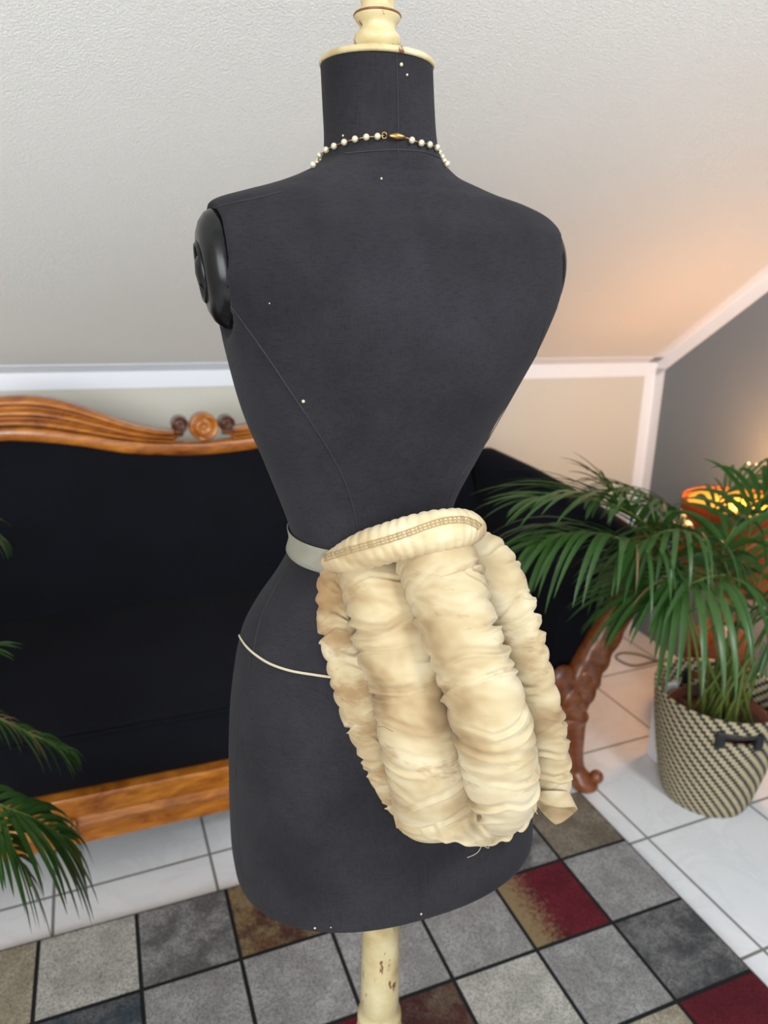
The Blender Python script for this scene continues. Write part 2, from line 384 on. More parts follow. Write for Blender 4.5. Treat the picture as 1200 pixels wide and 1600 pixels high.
m = M_R['redgold']; t = m.node_tree; b = t.nodes['Principled BSDF']; src = b.inputs['Base Color'].links[0].from_socket
tc = N(t, 'ShaderNodeTexCoord'); sx = N(t, 'ShaderNodeSeparateXYZ'); t.links.new(tc.outputs['Object'], sx.inputs[0])
d = math_(t, 'MULTIPLY', math_(t, 'SUBTRACT', sx.outputs[0], 5 * RC), 1 / RC)          # 0..1 across this square
d = math_(t, 'ADD', d, math_(t, 'MULTIPLY', math_(t, 'SUBTRACT', noi(t, coord(t), 90, 4, .8), .5), 1.1))
t.links.new(mix(t, ramp(t, d, [(.12, 1), (.42, 0)]), src, (.30, .22, .11)), b.inputs['Base Color'])

# ------------------------------------------------------------------ dress form
PSI = math.radians(20); AXY = 0.83
LV = [(1.566, 0.0573, -0.015, 0.056, 0.056, 2), (1.53, 0.0579, -0.0127, 0.057, 0.057, 2), (1.5, 0.059, -0.0103, 0.058, 0.058, 2), (1.482, 0.0626, -0.0083, 0.06, 0.06, 2), (1.472, 0.0724, -0.0069, 0.06, 0.06, 2), (1.464, 0.087, -0.0069, 0.06, 0.06, 2.0), (1.457, 0.1066, -0.0035, 0.06, 0.06, 2.0), (1.45, 0.1293, -0.0012, 0.06, 0.062, 2.0), (1.443, 0.1561, 0.0017, 0.062, 0.066, 2.1), (1.434, 0.1837, 0.0007, 0.065, 0.07, 2.2), (1.425, 0.1948, 0.0022, 0.068, 0.074, 2.4), (1.414, 0.2003, 0.0045, 0.074, 0.08, 2.6), (1.4, 0.2028, 0.0035, 0.08, 0.085, 2.8), (1.38, 0.2054, 0.0023, 0.086, 0.095, 2.9), (1.36, 0.2042, 0.0011, 0.091, 0.105, 3), (1.34, 0.1983, 0.0018, 0.095, 0.115, 2.9), (1.315, 0.1875, 0.0033, 0.098, 0.122, 2.7), (1.29, 0.1808, 0.0012, 0.098, 0.126, 2.5), (1.26, 0.1708, -0.0029, 0.096, 0.126, 2.4), (1.23, 0.1596, -0.0074, 0.093, 0.118, 2.3), (1.2, 0.1459, -0.0117, 0.089, 0.108, 2.3), (1.17, 0.1333, -0.0124, 0.085, 0.098, 2.2), (1.14, 0.1194, -0.0154, 0.082, 0.09, 2.2), (1.11, 0.1071, -0.0172, 0.079, 0.084, 2.1), (1.085, 0.1002, -0.0161, 0.078, 0.08, 2.1), (1.065, 0.0981, -0.0146, 0.079, 0.08, 2.1), (1.045, 0.1037, -0.015, 0.083, 0.082, 2.1), (1.02, 0.1168, -0.0163, 0.093, 0.086, 2.15), (0.99, 0.1368, -0.0182, 0.106, 0.092, 2.2), (0.96, 0.1555, -0.0174, 0.118, 0.098, 2.2), (0.93, 0.1685, -0.0134, 0.127, 0.104, 2.25), (0.89, 0.1804, -0.0088, 0.135, 0.11, 2.3), (0.85, 0.189, -0.0056, 0.14, 0.116, 2.3), (0.8, 0.1973, -0.0011, 0.144, 0.12, 2.3), (0.75, 0.2036, 0.003, 0.147, 0.123, 2.3), (0.7, 0.2079, 0.0061, 0.148, 0.125, 2.3), (0.65, 0.2108, 0.0091, 0.149, 0.127, 2.3), (0.618, 0.2103, 0.0113, 0.149, 0.127, 2.3)]
def ringp(L, n=144, shrink=0.0):
    z, a, cx, bb, bf, ex = L; out = []
    for i in range(n):
        t = 2 * PI * i / n; c, s = math.cos(t), math.sin(t)
        x = (a - shrink) * math.copysign(abs(c) ** (2 / ex), c); y = ((bb if s < 0 else bf) - shrink) * math.copysign(abs(s) ** (2 / ex), s)
        rr_ = math.hypot((y + .006) / .049, (z - 1.366) / .062)      # flat armhole cut
        lim = .1805 + (z - 1.366) * .123 + .11 * max(0.0, rr_ - 1)
        if 1.27 < z < 1.46 and abs(x) > lim: x = math.copysign(lim, x)
        out.append(Vector((cx + x * math.cos(PSI) - y * math.sin(PSI), AXY + x * math.sin(PSI) + y * math.cos(PSI), z)))
    return out
form = empty('dress_form', (0, AXY, .012), PSI)
tag(form, 'black cloth dress form seen from behind on a cream wooden pole', 'mannequin')
zl = [l[0] for l in LV]
LS = spline(LV, 38 * 5)
rings = [ringp(tuple(l)) for l in LS]
bot = LS[-1]; bt = list(bot); 
rings += [ringp((bot[0] - .002, *bot[1:]), shrink=.003), ringp((bot[0] - .001, *bot[1:]), shrink=.012)]
body = MB().loft(rings).out('torso', M_BODY, form)
BV = BVHTree.FromPolygons([v.co.copy() for v in body.data.vertices], [tuple(p.vertices) for p in body.data.polygons])
def mf(x, y, z):      # dress form frame -> world
    return Vector((x * math.cos(PSI) - y * math.sin(PSI), AXY + x * math.sin(PSI) + y * math.cos(PSI), z))
nc = Vector((LV[0][2], AXY, 0))
MB().lathe([(.02, 1.5655), (.0580, 1.5655), (.0588, 1.567), (.0588, 1.569), (.0575, 1.571), (.045, 1.575), (.02, 1.577)], nc).out('neck_cap', M_CREAM, form)
MB().lathe([(.01, 1.574), (.0195, 1.575), (.0200, 1.5815), (.0215, 1.583), (.0236, 1.587), (.0238, 1.591), (.0225, 1.594), (.0190, 1.5975), (.0176, 1.6005), (.0190, 1.604), (.0222, 1.6075), (.0232, 1.610), (.0228, 1.613), (.0175, 1.6155), (.0165, 1.619), (.0172, 1.63), (.0185, 1.65), (.024, 1.665), (.022, 1.69), (.01, 1.71), (.001, 1.715)], nc).out('finial', M_CREAM, form)
MB().lathe([(.018, 1.6100), (.0236, 1.6102), (.0242, 1.6112), (.0236, 1.6122), (.018, 1.6124)], nc).out('finial_band', M_WOODD, form)
pc = Vector((.006, AXY, 0))
def poleprof():
    return [(.0, .66), (.026, .66), (.0265, .50), (.029, .34), (.0295, .300), (.027, .294), (.033, .288), (.034, .278), (.031, .270), (.034, .262), (.036, .25), (.033, .238), (.027, .225), (.024, .19), (.030, .12), (.036, .075), (.036, .05), (.0, .05)]
MB().lathe(poleprof(), pc).out('pole', M_CREAM, form)
MB().lathe([(.001, 0), (.135, 0), (.14, .008), (.136, .020), (.12, .028), (.06, .036), (.04, .05), (.001, .05)], pc + Vector((0, 0, .012))).out('base', M_CREAM, form)
# seams: dark ridge tubes laid over the cloth, found on the body surface
def on_body(pts, n=60, off=.0004):
    out = []
    for q in spline(pts, n):
        h = hit(BV, q[0], q[1], off)
        if h: out.append(h)
    return out
for pts in ([(619, 74), (621, 140), (622, 200), (622, 240)], [(352, 465), (385, 510), (420, 560), (450, 605), (480, 650), (515, 705), (540, 755), (556, 810), (560, 850)],
            [(860, 480), (835, 560), (800, 625), (760, 690), (718, 745), (694, 800)], [(330, 345), (324, 335), (345, 322), (400, 310), (440, 300)],
            [(540, 240), (580, 236), (620, 234), (660, 237), (688, 247)],
            [(437, 905), (410, 960), (395, 1020), (375, 1100), (368, 1200), (372, 1300), (380, 1385)], [(663, 1440), (665, 1400), (664, 1345)]):
    P = on_body(pts)
    if len(P) > 3: MB().tube(P, .0006, 6).out('seam', M_SEAM, form)
for pts in ([(352, 465), (385, 510), (420, 560), (450, 605), (476, 645)], [(540, 240), (580, 236), (620, 234), (660, 237)]):
    P = on_body(pts, 160, .0009); mb = MB()
    for k in range(0, len(P) - 1, 3): mb.tube([P[k], P[k].lerp(P[k + 1], .7)], .00025, 5)
    mb.out('stitching', M_STITCH, form)
for px, py, r in ((474, 627, .0021), (627, 101, .0021), (636, 117, .0014), (536, 212, .0012), (596, 279, .0013), (421, 474, .0008), (492, 1450, .0016), (658, 1428, .0016), (517, 1449, .001)):
    r *= .8; h = hit(BV, px, py, r * .1)
    if h: MB().lathe([(r * math.sin(PI * k / 8) + 1e-5, -r * math.cos(PI * k / 8)) for k in range(9)], h, n=12).out('pin_head', M_PIN, form)
# armhole plates
def plate(sgn):
    L0 = LV[14]; c = Vector((L0[2], 0, 0)); mb = MB()
    prof = [(.0, -.012), (.052, -.012), (.0565, -.006), (.0565, .000), (.054, .006), (.047, .0125), (.038, .0165), (.030, .018), (.0285, .0150), (.0265, .0125), (.0, .0125)]
    rings = []
    M = Matrix.Rotation(PSI, 4, 'Z') @ Matrix.Rotation(sgn * math.radians(7), 4, 'Y')
    ctr = Vector((LV[14][2], AXY, 0)) + Vector((math.cos(PSI), math.sin(PSI), 0)) * sgn * .1845 + Vector((0, 0, 1.366))
    def pt(r, h, t): return ctr + M @ Vector((sgn * h, r * .80 * math.cos(t) - .006, r * 1.03 * math.sin(t)))
    n = 64
    for r, h in prof: rings.append([pt(max(r, 1e-4), h, 2 * PI * i / n) for i in range(n)])
    o = MB().loft(rings).out('armhole_plate', M_GLOSSB, form)
    rings = [[pt(max(r, 1e-4), h, 2 * PI * i / n) for i in range(n)] for r, h in ((.0, .0125), (.0285, .0125), (.0290, .0185), (.0270, .0205), (.0245, .0190), (.024, .0120), (0, .012))]
    MB().loft(rings).out('plate_ring', M_GLOSSB, o)
    rings = [[pt(max(r, 1e-4), h, 2 * PI * i / n) for i in range(n)] for r, h in ((.0, .012), (.018, .012), (.017, .018), (.011, .0225), (0, .024))]
    MB().loft(rings).out('plate_boss', M_GLOSSB, o)
plate(-1); plate(1)

# ------------------------------------------------------------------ necklace
neck = empty('pearl_necklace', (nc.x, AXY, 1.47))
tag(neck, 'short pearl necklace with a brass clasp around the neck of the dress form', 'necklace')
vis = [(491, 263), (496, 254), (504, 246), (514, 237), (526, 230.5), (541, 224), (557, 219), (573.5, 216), (590, 215)]
vis2 = [(641, 221), (655, 225.5), (667.5, 228), (678.5, 232.5), (686.5, 238.5), (691, 245.5), (694, 252), (695, 260)]
def neckp(px, py):
    h = hit(BV, px, py, .0034)
    best = h
    if best is None or best.y > AXY - .003:
        best = at(px, py, AXY - .010 if px < 600 else AXY - .004)
    return best
pv = [neckp(*p) for p in vis] + [neckp(*p) for p in vis2]
hidden = []
a0, a1 = pv[0], pv[-1]
for k in range(1, 24):
    s = k / 24; t_ = PI - PI * s
    x = a0.x + (a1.x - a0.x) * (1 - math.cos(PI * s)) / 2; xx = math.sin(PI * s)
    hidden.append(Vector((x, max(a0.y, a1.y) + .072 * xx, a0.z - .045 * xx + .02 * (1 - xx) * 0)))
def ball(r, c, n=16): return MB().lathe([(r * math.sin(PI * k / 10) + 1e-5, -r * math.cos(PI * k / 10)) for k in range(11)], c, n=n)
prev = None
for p in pv: ball(.0032, p).out('pearl', M_PEARL, neck)
for p in hidden: ball(.0032, p).out('pearl', M_PEARL, neck)
loop = [pv[8]] + pv[7::-1] + hidden + pv[:8:-1]
ln = MB()
for a, b in zip(loop[:-1], loop[1:]): ln.tube([a, a.lerp(b, .5), b], .0006, 6)
c0 = neckp(600, 213.5); c1 = neckp(607, 214); c2 = neckp(631, 216.5)
ln.tube([pv[8], c0], .0006, 6); ln.tube([c2, pv[9]], .0006, 6)
ln.out('wire_links', M_BRASS, neck)
d = (c2 - c1); rings = []
mb = MB(); mb.tube([c1 + d * (k / 14) for k in range(15)], .002, 12, rf=lambda u: .0007 + .0024 * math.sin(PI * min(1, max(0, u))) ** .7)
mb.tube([c1 + d * (.42 + .02 * k) for k in range(9)], .0034, 12); mb.out('clasp', M_BRASS, neck)
mb = MB(); mb.tube([c0 + Vector((.0023 * math.cos(2 * PI * k / 12), 0, .0028 * math.sin(2 * PI * k / 12))) for k in range(13)], .0006, 6); mb.out('jump_ring', M_BRASS, neck)

# ------------------------------------------------------------------ bustle
bus = empty('stuffed_bustle', (.05, .70, 1.02))
tag(bus, 'cream cotton bustle of four stuffed rolls tied to the waist of the black dress form', 'bustle')
def roll(name, spec, seed, N_=9, depth=.85, closed_tip=True, ns=300, nq=96, amp=1.0, tipflat=.25, parent=bus, mat=None):
    """spec rows: left px, left py, right px, right py, Y"""
    C_ = spline(spec, ns); rings = []
    cen = []; half = []
    for q in C_:
        a = at(q[0], q[1], q[4]); b = at(q[2], q[3], q[4]); cen.append((a + b) / 2); half.append((b - a) / 2)
    rr = random.Random(seed); 
    L = [0.0]
    for i in range(1, ns): L.append(L[-1] + (cen[i] - cen[i - 1]).length)
    # fold lines at irregular spacing
    nf = int(L[-1] / .0165); fl = []; x = 0
    folds = []
    x = .008
    while x < L[-1]: folds.append((x, rr.uniform(.45, 1.0), rr.uniform(-.9, .7), rr.uniform(.0022, .0042), rr.choice((0, PI, PI, 0, None)), rr.uniform(.8, 1.9))); x += rr.uniform(.012, .024)
    for i in range(ns):
        s = i / (ns - 1); t = (cen[min(i + 1, ns - 1)] - cen[max(i - 1, 0)]).normalized()
        sd = half[i]; w = sd.length; sdn = (sd - t * sd.dot(t)).normalized(); out = sdn.cross(t).normalized()
        if out.y > 0: out = -out
        endk = min(1, (1 - s) / .07); topk = min(1, s / .05)
        fl = 1 if not closed_tip else (tipflat + (1 - tipflat) * math.sin(endk * PI / 2)); fl *= .45 + .55 * math.sin(topk * PI / 2)
        wk = (.80 + .20 * math.sin(endk * PI / 2)) if closed_tip else 1
        rg = []
        for j in range(nq):
            th = 2 * PI * j / nq; c, sn_ = math.cos(th), math.sin(th)
            side = abs(c) ** 2
            l = L[i]
            dsp = 0
            for (fx, fa, sk, fw_, sdx, reach) in folds:
                dd = l - fx - sk * .018 * (c if sdx is None else (1 - abs(c))) - .0022 * math.sin(3 * th + fx * 90) - .010 * sn_ * sk - .012 * c * .4
                if abs(dd) > .02: continue
                if sdx is None: wgt = .25 + .35 * side
                else:
                    ang = abs((th - sdx + PI) % (2 * PI) - PI); wgt = math.exp(-(ang / reach) ** 2)
                dsp += fa * wgt * (-.9 * math.exp(-(dd / fw_) ** 2) + .75 * math.exp(-((dd - 1.5 * fw_) / (.55 * fw_)) ** 2) + .25 * math.exp(-((dd + 1.8 * fw_) / fw_) ** 2))
            nz = noise.noise(Vector((l * 60 + seed * 7, c * 1.6, sn_ * 1.6))) * .35 + noise.noise(Vector((l * 150 + seed * 3, c * 3, sn_ * 3))) * .22
            k = dsp * .0052 * amp + nz * .0008 * amp
            k *= .4 + .6 * topk
            puff = .0016 * amp * math.sin(l / .0235 * 2 * PI + 1.2 * c + seed)
            rad = 1.0
            scal = (abs(math.sin(l / .021 * PI + (1.3 if c > 0 else 0) + .7 * math.sin(l * 60 + seed))) ** .6 - .6) * .0042 * amp * side ** 2
            p = cen[i] + sdn * (c * (w * wk + k + scal)) + out * math.copysign(abs(sn_) ** .78, sn_) * (w * depth * fl + k * 1.1)
            rg.append(p)
        rings.append(rg)
    return MB().loft(rings).out(name, mat or M_BUS, parent)
R1 = [(499, 872, 548, 872, .765), (495, 960, 552, 955, .735), (504, 1010, 562, 1005, .715), (517, 1060, 588, 1058, .70), (532, 1112, 596, 1100, .692), (552, 1160, 602, 1150, .69), (575, 1215, 612, 1205, .688), (594, 1250, 624, 1245, .688), (612, 1281, 626, 1279, .688)]
R2 = [(535, 893, 612, 866, .770), (533, 910, 630, 885, .743), (545, 960, 655, 945, .710), (558, 1020, 682, 1005, .690), (580, 1075, 692, 1058, .673), (590, 1135, 706, 1110, .662), (603, 1195, 722, 1170, .655), (611, 1230, 735, 1205, .655), (616, 1258, 752, 1228, .663), (624, 1276, 768, 1255, .676)]
R3 = [(622, 873, 700, 850, .754), (622, 890, 742, 868, .722), (645, 955, 762, 925, .684), (663, 1005, 778, 975, .664), (685, 1065, 798, 1030, .649), (702, 1120, 818, 1085, .637), (716, 1175, 832, 1145, .630), (728, 1230, 838, 1215, .628), (748, 1275, 826, 1262, .629), (778, 1302, 812, 1292, .631)]
R4 = [(700, 862, 765, 848, .784), (725, 880, 800, 872, .766), (745, 930, 826, 925, .739), (765, 980, 844, 975, .724), (785, 1040, 858, 1030, .709), (803, 1095, 872, 1085, .699), (820, 1150, 884, 1140, .694), (828, 1195, 889, 1190, .691), (836, 1232, 890, 1228, .690), (842, 1248, 886, 1246, .690)]
roll('side_roll', R1, 11, amp=1.05, depth=.8, mat=M_BUS2)
roll('centre_left_roll', R2, 23, amp=1.0, depth=.86)
r3 = roll('centre_right_roll', R3, 35, amp=1.0, depth=.92)
roll('right_roll', R4, 49, amp=1.0, depth=.8, closed_tip=False)
def sheet(name, rows, mat, parent, nu=60, nv=24, wr=.0025, thick=.0012, seed=0):
    """rows: list of polylines of (px,py,Y)"""
    grid = [spline(r, nu) for r in rows]; out = []
    for i in range(nu):
        out.append(spline([g_[i] for g_ in grid], nv))
    v = []
    for i in range(nu):
        for j in range(nv):
            p = at(*out[i][j]); p += Vector((0, -1, 0)) * wr * (noise.noise(p * 70 + Vector((seed, 0, 0))) + .6 * noise.noise(Vector((i * .35, j * .08, seed)))); v.append(p)
    f = [(i * nv + j, i * nv + j + 1, (i + 1) * nv + j + 1, (i + 1) * nv + j) for i in range(nu - 1) for j in range(nv - 1)]
    return obj(name, v, f, mat, parent, solid=thick)
# the cloth the rolls are sewn to, and its loose lower hem
sheet('backing_cloth', [[(500, 872, .778), (600, 880, .762), (700, 868, .768), (775, 868, .79)], [(498, 960, .755), (600, 960, .73), (720, 950, .72), (830, 950, .765)], [(520, 1070, .735), (620, 1080, .705), (740, 1060, .70), (860, 1060, .745)], [(560, 1170, .71), (660, 1180, .690), (770, 1165, .69), (880, 1150, .725)], [(614, 1278, .703), (680, 1280, .685), (780, 1270, .685), (880, 1235, .715)]], M_BUS, bus, wr=.002)
sheet('lower_hem', [[(612, 1262, .66), (680, 1245, .634), (760, 1240, .648), (840, 1240, .678)], [(617, 1282, .650), (680, 1285, .622), (760, 1290, .634), (838, 1255, .672)], [(620, 1292, .648), (650, 1303, .630), (700, 1316, .620), (750, 1324, .624), (800, 1308, .640), (826, 1285, .66), (838, 1262, .672)]], M_BUS, bus, wr=.006, thick=.0016, seed=3)
sheet('waist_tab', [[(500, 872, .762), (525, 885, .752), (560, 885, .748)], [(497, 895, .756), (520, 905, .745), (552, 905, .742)], [(505, 925, .752), (515, 935, .742), (535, 930, .74)]], M_BUS, bus, nu=24, nv=12, wr=.003, seed=9)
# open flared end of the right roll
rings = []
for k in range(14):
    u = k / 13; ccx, ccy = 863 + 5 * u, 1236 + 34 * u; hw = 25 + 9 * u; rg = []
    for j in range(48):
        th = 2 * PI * j / 48; c, s_ = math.cos(th), math.sin(th)
        tgt = 1258 + 7 * c + (30 * (1 - abs(c) ** 1.4) if s_ < 0 else -3 * math.sin(3 * th)); x = ccx + hw * c; y = 1236 * (1 - u) + tgt * u
        Yd = .686 - s_ * .018 * (1 - .25 * u) - .004 * u
        rg.append(at(x, y, Yd))
    rings.append(rg)
MB().loft(rings, cap=False).out('open_hem', M_BUS, bus, solid=.0014)
# waist pad
PADC = [(503, 880, 5, .768), (514, 878, 14, .752), (540, 871, 24, .732), (575, 858, 30, .715), (615, 846, 32, .704), (655, 836, 34, .699), (695, 829, 34, .702), (725, 826, 30, .715), (742, 827, 21, .728), (750, 829, 11, .74), (754, 830, 2, .746)]
PC = spline(PADC, 150); rings = []
cen = [at(q[0], q[1], q[3]) for q in PC]
for i, q in enumerate(PC):
    t = (cen[min(i + 1, 149)] - cen[max(i - 1, 0)]).normalized(); r = max(q[2], .5) * (ray(q[0], q[1]).normalized() * 0 + cen[i] - EYE).dot(FW) / CF
    up = (Vector((0, 0, 1)) - t * t.z).normalized(); out = up.cross(t).normalized()
    if out.y > 0: out = -out
    rg = []
    for j in range(72):
        th = 2 * PI * j / 72
        wob = 1 + .085 * (abs(math.sin(i * .62 + .35 * math.sin(th * 2) + .8 * noise.noise(Vector((i * .05, 0, 0))))) ** .6 - .6) + 0.02 * noise.noise(Vector((i * .12, math.cos(th) * 2, math.sin(th) * 2)))
        rg.append(cen[i] + (up * math.sin(th) * r + out * math.cos(th) * r * .86) * wob)
    rings.append(rg)
pad = MB().loft(rings).out('waist_pad', M_PAD, bus)
PBV = BVHTree.FromPolygons([v.co.copy() for v in pad.data.vertices], [tuple(p.vertices) for p in pad.data.polygons])
band_px = spline([(506, 872.5), (520, 868), (553, 858), (582, 850), (610, 842), (640, 832), (667, 822), (695, 814), (723, 812), (740, 817), (750, 824)], 260)
lace = MB(); rows = {}
for k, off in ((0, -4.5), (1, 0), (2, 4.5)):
    P = []
    for i, q in enumerate(band_px):
        a = band_px[max(i - 1, 0)]; b = band_px[min(i + 1, len(band_px) - 1)]; nx, ny = -(b[1] - a[1]), (b[0] - a[0]); l = math.hypot(nx, ny)
        h = hit(PBV, q[0] + nx / l * off, q[1] + ny / l * off, .0006); P.append(h)
    rows[k] = P
    Q = [p for p in P if p]
    if len(Q) > 4: lace.tube(Q, .0007, 6)
for i in range(0, 260, 6):
    a, b, c = rows[0][i], rows[1][i], rows[2][i]
    if a and b and c: lace.tube([a, b, c], .00055, 5)
lace.out('crochet_band', M_LACE, bus)
fz = MB(); rr = random.Random(3)
for k in range(26):
    p = at(751 + rr.uniform(-3, 2), 826 + rr.uniform(-9, 10), .776); fz.tube([p, p + Vector((rr.uniform(0, .004), rr.uniform(-.003, .002), rr.uniform(-.003, .004)))], .0003, 4)
fz.out('frayed_threads', M_CORD, bus)
# waist tape
def wrap(zf, hw, off, t0, t1, n, name, mat, solid=.0012):
    v = []; 
    for i in range(n):
        t = t0 + (t1 - t0) * i / (n - 1)
        for k in range(5):
            z = zf(t) + hw * (k / 2 - 1); L = [np.interp(-z, [-q for q in zl], [q[m_] for q in LV]) for m_ in range(6)]; L[0] = z
            a, cx, bb, bf, ex = L[1:]; c, s_ = math.cos(t), math.sin(t)
            x = (a + off) * math.copysign(abs(c) ** (2 / ex), c); y = ((bb if s_ < 0 else bf) + off) * math.copysign(abs(s_) ** (2 / ex), s_)
            v.append(Vector((cx + x * math.cos(PSI) - y * math.sin(PSI), AXY + x * math.sin(PSI) + y * math.cos(PSI), z)))
    f = [(i * 5 + k, i * 5 + k + 1, (i + 1) * 5 + k + 1, (i + 1) * 5 + k) for i in range(n - 1) for k in range(4)]
    return obj(name, v, f, mat, bus, solid=solid)
wrap(lambda t: 1.064 - .004 * max(0, math.sin((t - PI) * .95)) + .003 * math.sin(t), .0135, .0022, PI * .0, PI * 1.31, 110, 'waist_tape', M_TAPE)
# hip cord
cp = on_body([(374.5, 984), (374, 990), (379, 1000), (388, 1012), (403, 1025), (425, 1038), (455, 1048), (490, 1054), (520, 1058)], 90, .0012)
mb = MB(); n0 = len(cp)
start = cp[0]; back = []
mb.tube(cp, .0013, 8)
tw = MB()
for ph in (0, PI):
    pts = []
    for i, p in enumerate(sp3(cp, 420)):
        pts.append(p + Vector((0, math.sin(i * .55 + ph) * .0006, math.cos(i * .55 + ph) * .0007)))
    tw.tube(pts, .0009, 6)
tw.out('hip_cord', M_CORD, bus)
# loose threads
th = MB()
for pts in ([(772, 1298, .638), (768, 1306, .634), (762, 1310, .63), (748, 1306, .63), (742, 1312, .632)], [(752, 1312, .634), (757, 1322, .63), (764, 1325, .63), (762, 1318, .63)], [(754, 1318, .636), (748, 1330, .634), (740, 1336, .634), (730, 1340, .636)], [(800, 1292, .636), (806, 1292, .632), (804, 1286, .632)], [(812, 1278, .66), (818, 1279, .66), (822, 1278, .66)],
            [(832, 1258, .668), (836, 1266, .665), (840, 1272, .664)]):
    MB().tube([at(*q) for q in spline(pts, 14)], .00035, 5).out('loose_thread', M_CORD, bus)
hr = MB()
hr.tube([at(*q) for q in spline([(590, 1136, .622), (598, 1135.5, .621), (606, 1139, .62), (614, 1143, .62)], 10)], .00025, 4)
hr.out('dark_thread', plain('brown_thread', (.12, .06, .03), .8), bus)

# ------------------------------------------------------------------ sofa
SA = 20.5; SU, SVn = frame(SA); SC = .25
sofa_o = SU * SC + SVn * 1.53
sofa = empty('carved_sofa', sofa_o, math.radians(SA))
tag(sofa, 'black upholstered sofa with honey burl wood crest rail, rosettes and carved arm', 'sofa')
def sl(px, py, v):
    p = plane_hit(px, py, SVn, SVn * v); return p.dot(SU) - SC, p.z
def so(mb, name, mat, par=None, **k): return mb.out(name, mat, par or sofa, local=True, **k)
BKV = 2.10 - 1.53      # local y of the crest's front
C1 = [(-.95, .84), (-.86, .90), (-.78, .965), (-.70, 1.02), (-.62, 1.055), (-.54, 1.0685), (-.46, 1.068), (-.386, 1.052), (-.309, 1.021), (-.229, .987), (-.163, .968), (-.120, .961), (-.085, .953)]
C2 = [(-.95, .80), (-.86, .85), (-.78, .905), (-.70, .955), (-.62, .984), (-.54, .990), (-.46, .985), (-.363, .967), (-.266, .946), (-.166, .930), (-.028, .922)]
C3 = [(-.95, .765), (-.86, .815), (-.78, .87), (-.70, .92), (-.62, .947), (-.54, .953), (-.46, .946), (-.351, .927), (-.237, .901), (-.116, .888), (-.028, .8845)]
f1 = lambda u: float(np.interp(u, [c[0] for c in C1], [c[1] for c in C1]))
def smooth(C):
    P = spline(C, 200); return (lambda u: float(np.interp(u, [p[0] for p in P], [p[1] for p in P])))
g1, g2, g3 = smooth(C1), smooth(C2), smooth(C3)
UC = -.027
for sg in (-1, 1):
    rings = []; n = 120
    for i in range(n):
        u = -.93 + (-.112 + .93) * i / (n - 1); zt, zb = g1(u), g2(u) + .001
        rg = []
        m_ = 30
        for j in range(m_ + 1):
            q = j / m_; rg.append(Vector((UC + (u - UC) * (-sg), BKV - .004 - .024 * abs(math.sin(3 * PI * (q ** .9))) ** .6 * min(1, (zt - zb) / .03), zb + (zt - zb) * q)))
        rg += [Vector((UC + (u - UC) * (-sg), BKV + .035, zt)), Vector((UC + (u - UC) * (-sg), BKV + .035, zb))]
        rings.append(rg)
    # curl under the small rosette
    for k in range(1, 10):
        u = -.112 + .030 * k / 9; zc = .963 - .012 * k / 9; hh = .0165 * (1 - k / 9) + .002; rg = []
        for j in range(m_ + 1):
            q = j / m_; rg.append(Vector((UC + (u - UC) * (-sg), BKV - .004 - .024 * abs(math.sin(3 * PI * (q ** .9))) ** .6 * (1 - k / 10), zc + hh * (2 * q - 1) - .014 + .014 * k / 9)))
        rg += [Vector((UC + (u - UC) * (-sg), BKV + .03, zc + hh)), Vector((UC + (u - UC) * (-sg), BKV + .03, zc - hh - .014))]
        rings.append(rg)
    so(MB().loft(rings), 'fluted_crest', M_WOOD)
rings = []; us = [-.93 + 1.806 * i / 160 for i in range(161)]
for u in us:
    ul = u if u < UC else 2 * UC - u
    zt, zb = g2(ul), g3(ul)
    rings.append([Vector((u, BKV + .03, zb)), Vector((u, BKV - .008, zb)), Vector((u, BKV - .014, zb + .006)), Vector((u, BKV - .014, zt - .006)), Vector((u, BKV - .008, zt)), Vector((u, BKV + .03, zt))])
so(MB().loft(rings), 'back_rail', M_WOOD)
def rosette(u, z, r, mat):
    pr = [(0.0001, -.036), (.12 * r, -.036), (.17 * r, -.030), (.2 * r, -.026), (.30 * r, -.031), (.52 * r, -.033), (.60 * r, -.026), (.66 * r, -.020), (.72 * r, -.026), (.86 * r, -.034), (.97 * r, -.030), (r, -.020), (r, .014), (.0001, .014)]
    so(MB().lathe(pr, (u, BKV, z), 'Y', 40), 'rosette', mat)
rosette(-.0265, .9685, .0405, M_WOOD); rosette(-.0925, .9785, .024, M_WOODR); rosette(.0385, .9755, .024, M_WOODR)
# back upholstery: leans back a little, cut to the rail's curve
rings = []
for u in us:
    ul = u if u < UC else 2 * UC - u; zt = g3(ul) + .006; rg = []
    for k in range(13):
        q = k / 12; z = .38 + (zt - .38) * q; y = BKV - .075 + .07 * q - .022 * math.sin(PI * q); rg.append(Vector((u, y, z)))
    rg += [Vector((u, BKV + .045, zt)), Vector((u, BKV + .045, .2))]
    rings.append(rg)
so(MB().loft(rings), 'backrest', M_UPH)
# seat
rings = []
for i in range(41):
    u = -.86 + 1.67 * i / 40; ed = min(1, min(i, 40 - i) / 3)
    rg = [Vector((u, .012, .238)), Vector((u, -.004, .30)), Vector((u, -.004, .37)), Vector((u, .008, .392)), Vector((u, .03, .402)), Vector((u, .20, .43 * ed + .41 * (1 - ed))), Vector((u, .38, .455)), Vector((u, .50, .472)), Vector((u, .53, .462)), Vector((u, .56, .40)), Vector((u, .56, .24))]
    rings.append(rg)
so(MB().loft(rings), 'seat', M_UPH, bevel=.006)
pw = MB(); pw.tube([Vector((-.86 + 1.67 * i / 20, -.006, .388)) for i in range(21)], .0035, 8); so(pw, 'piping', M_UPH)
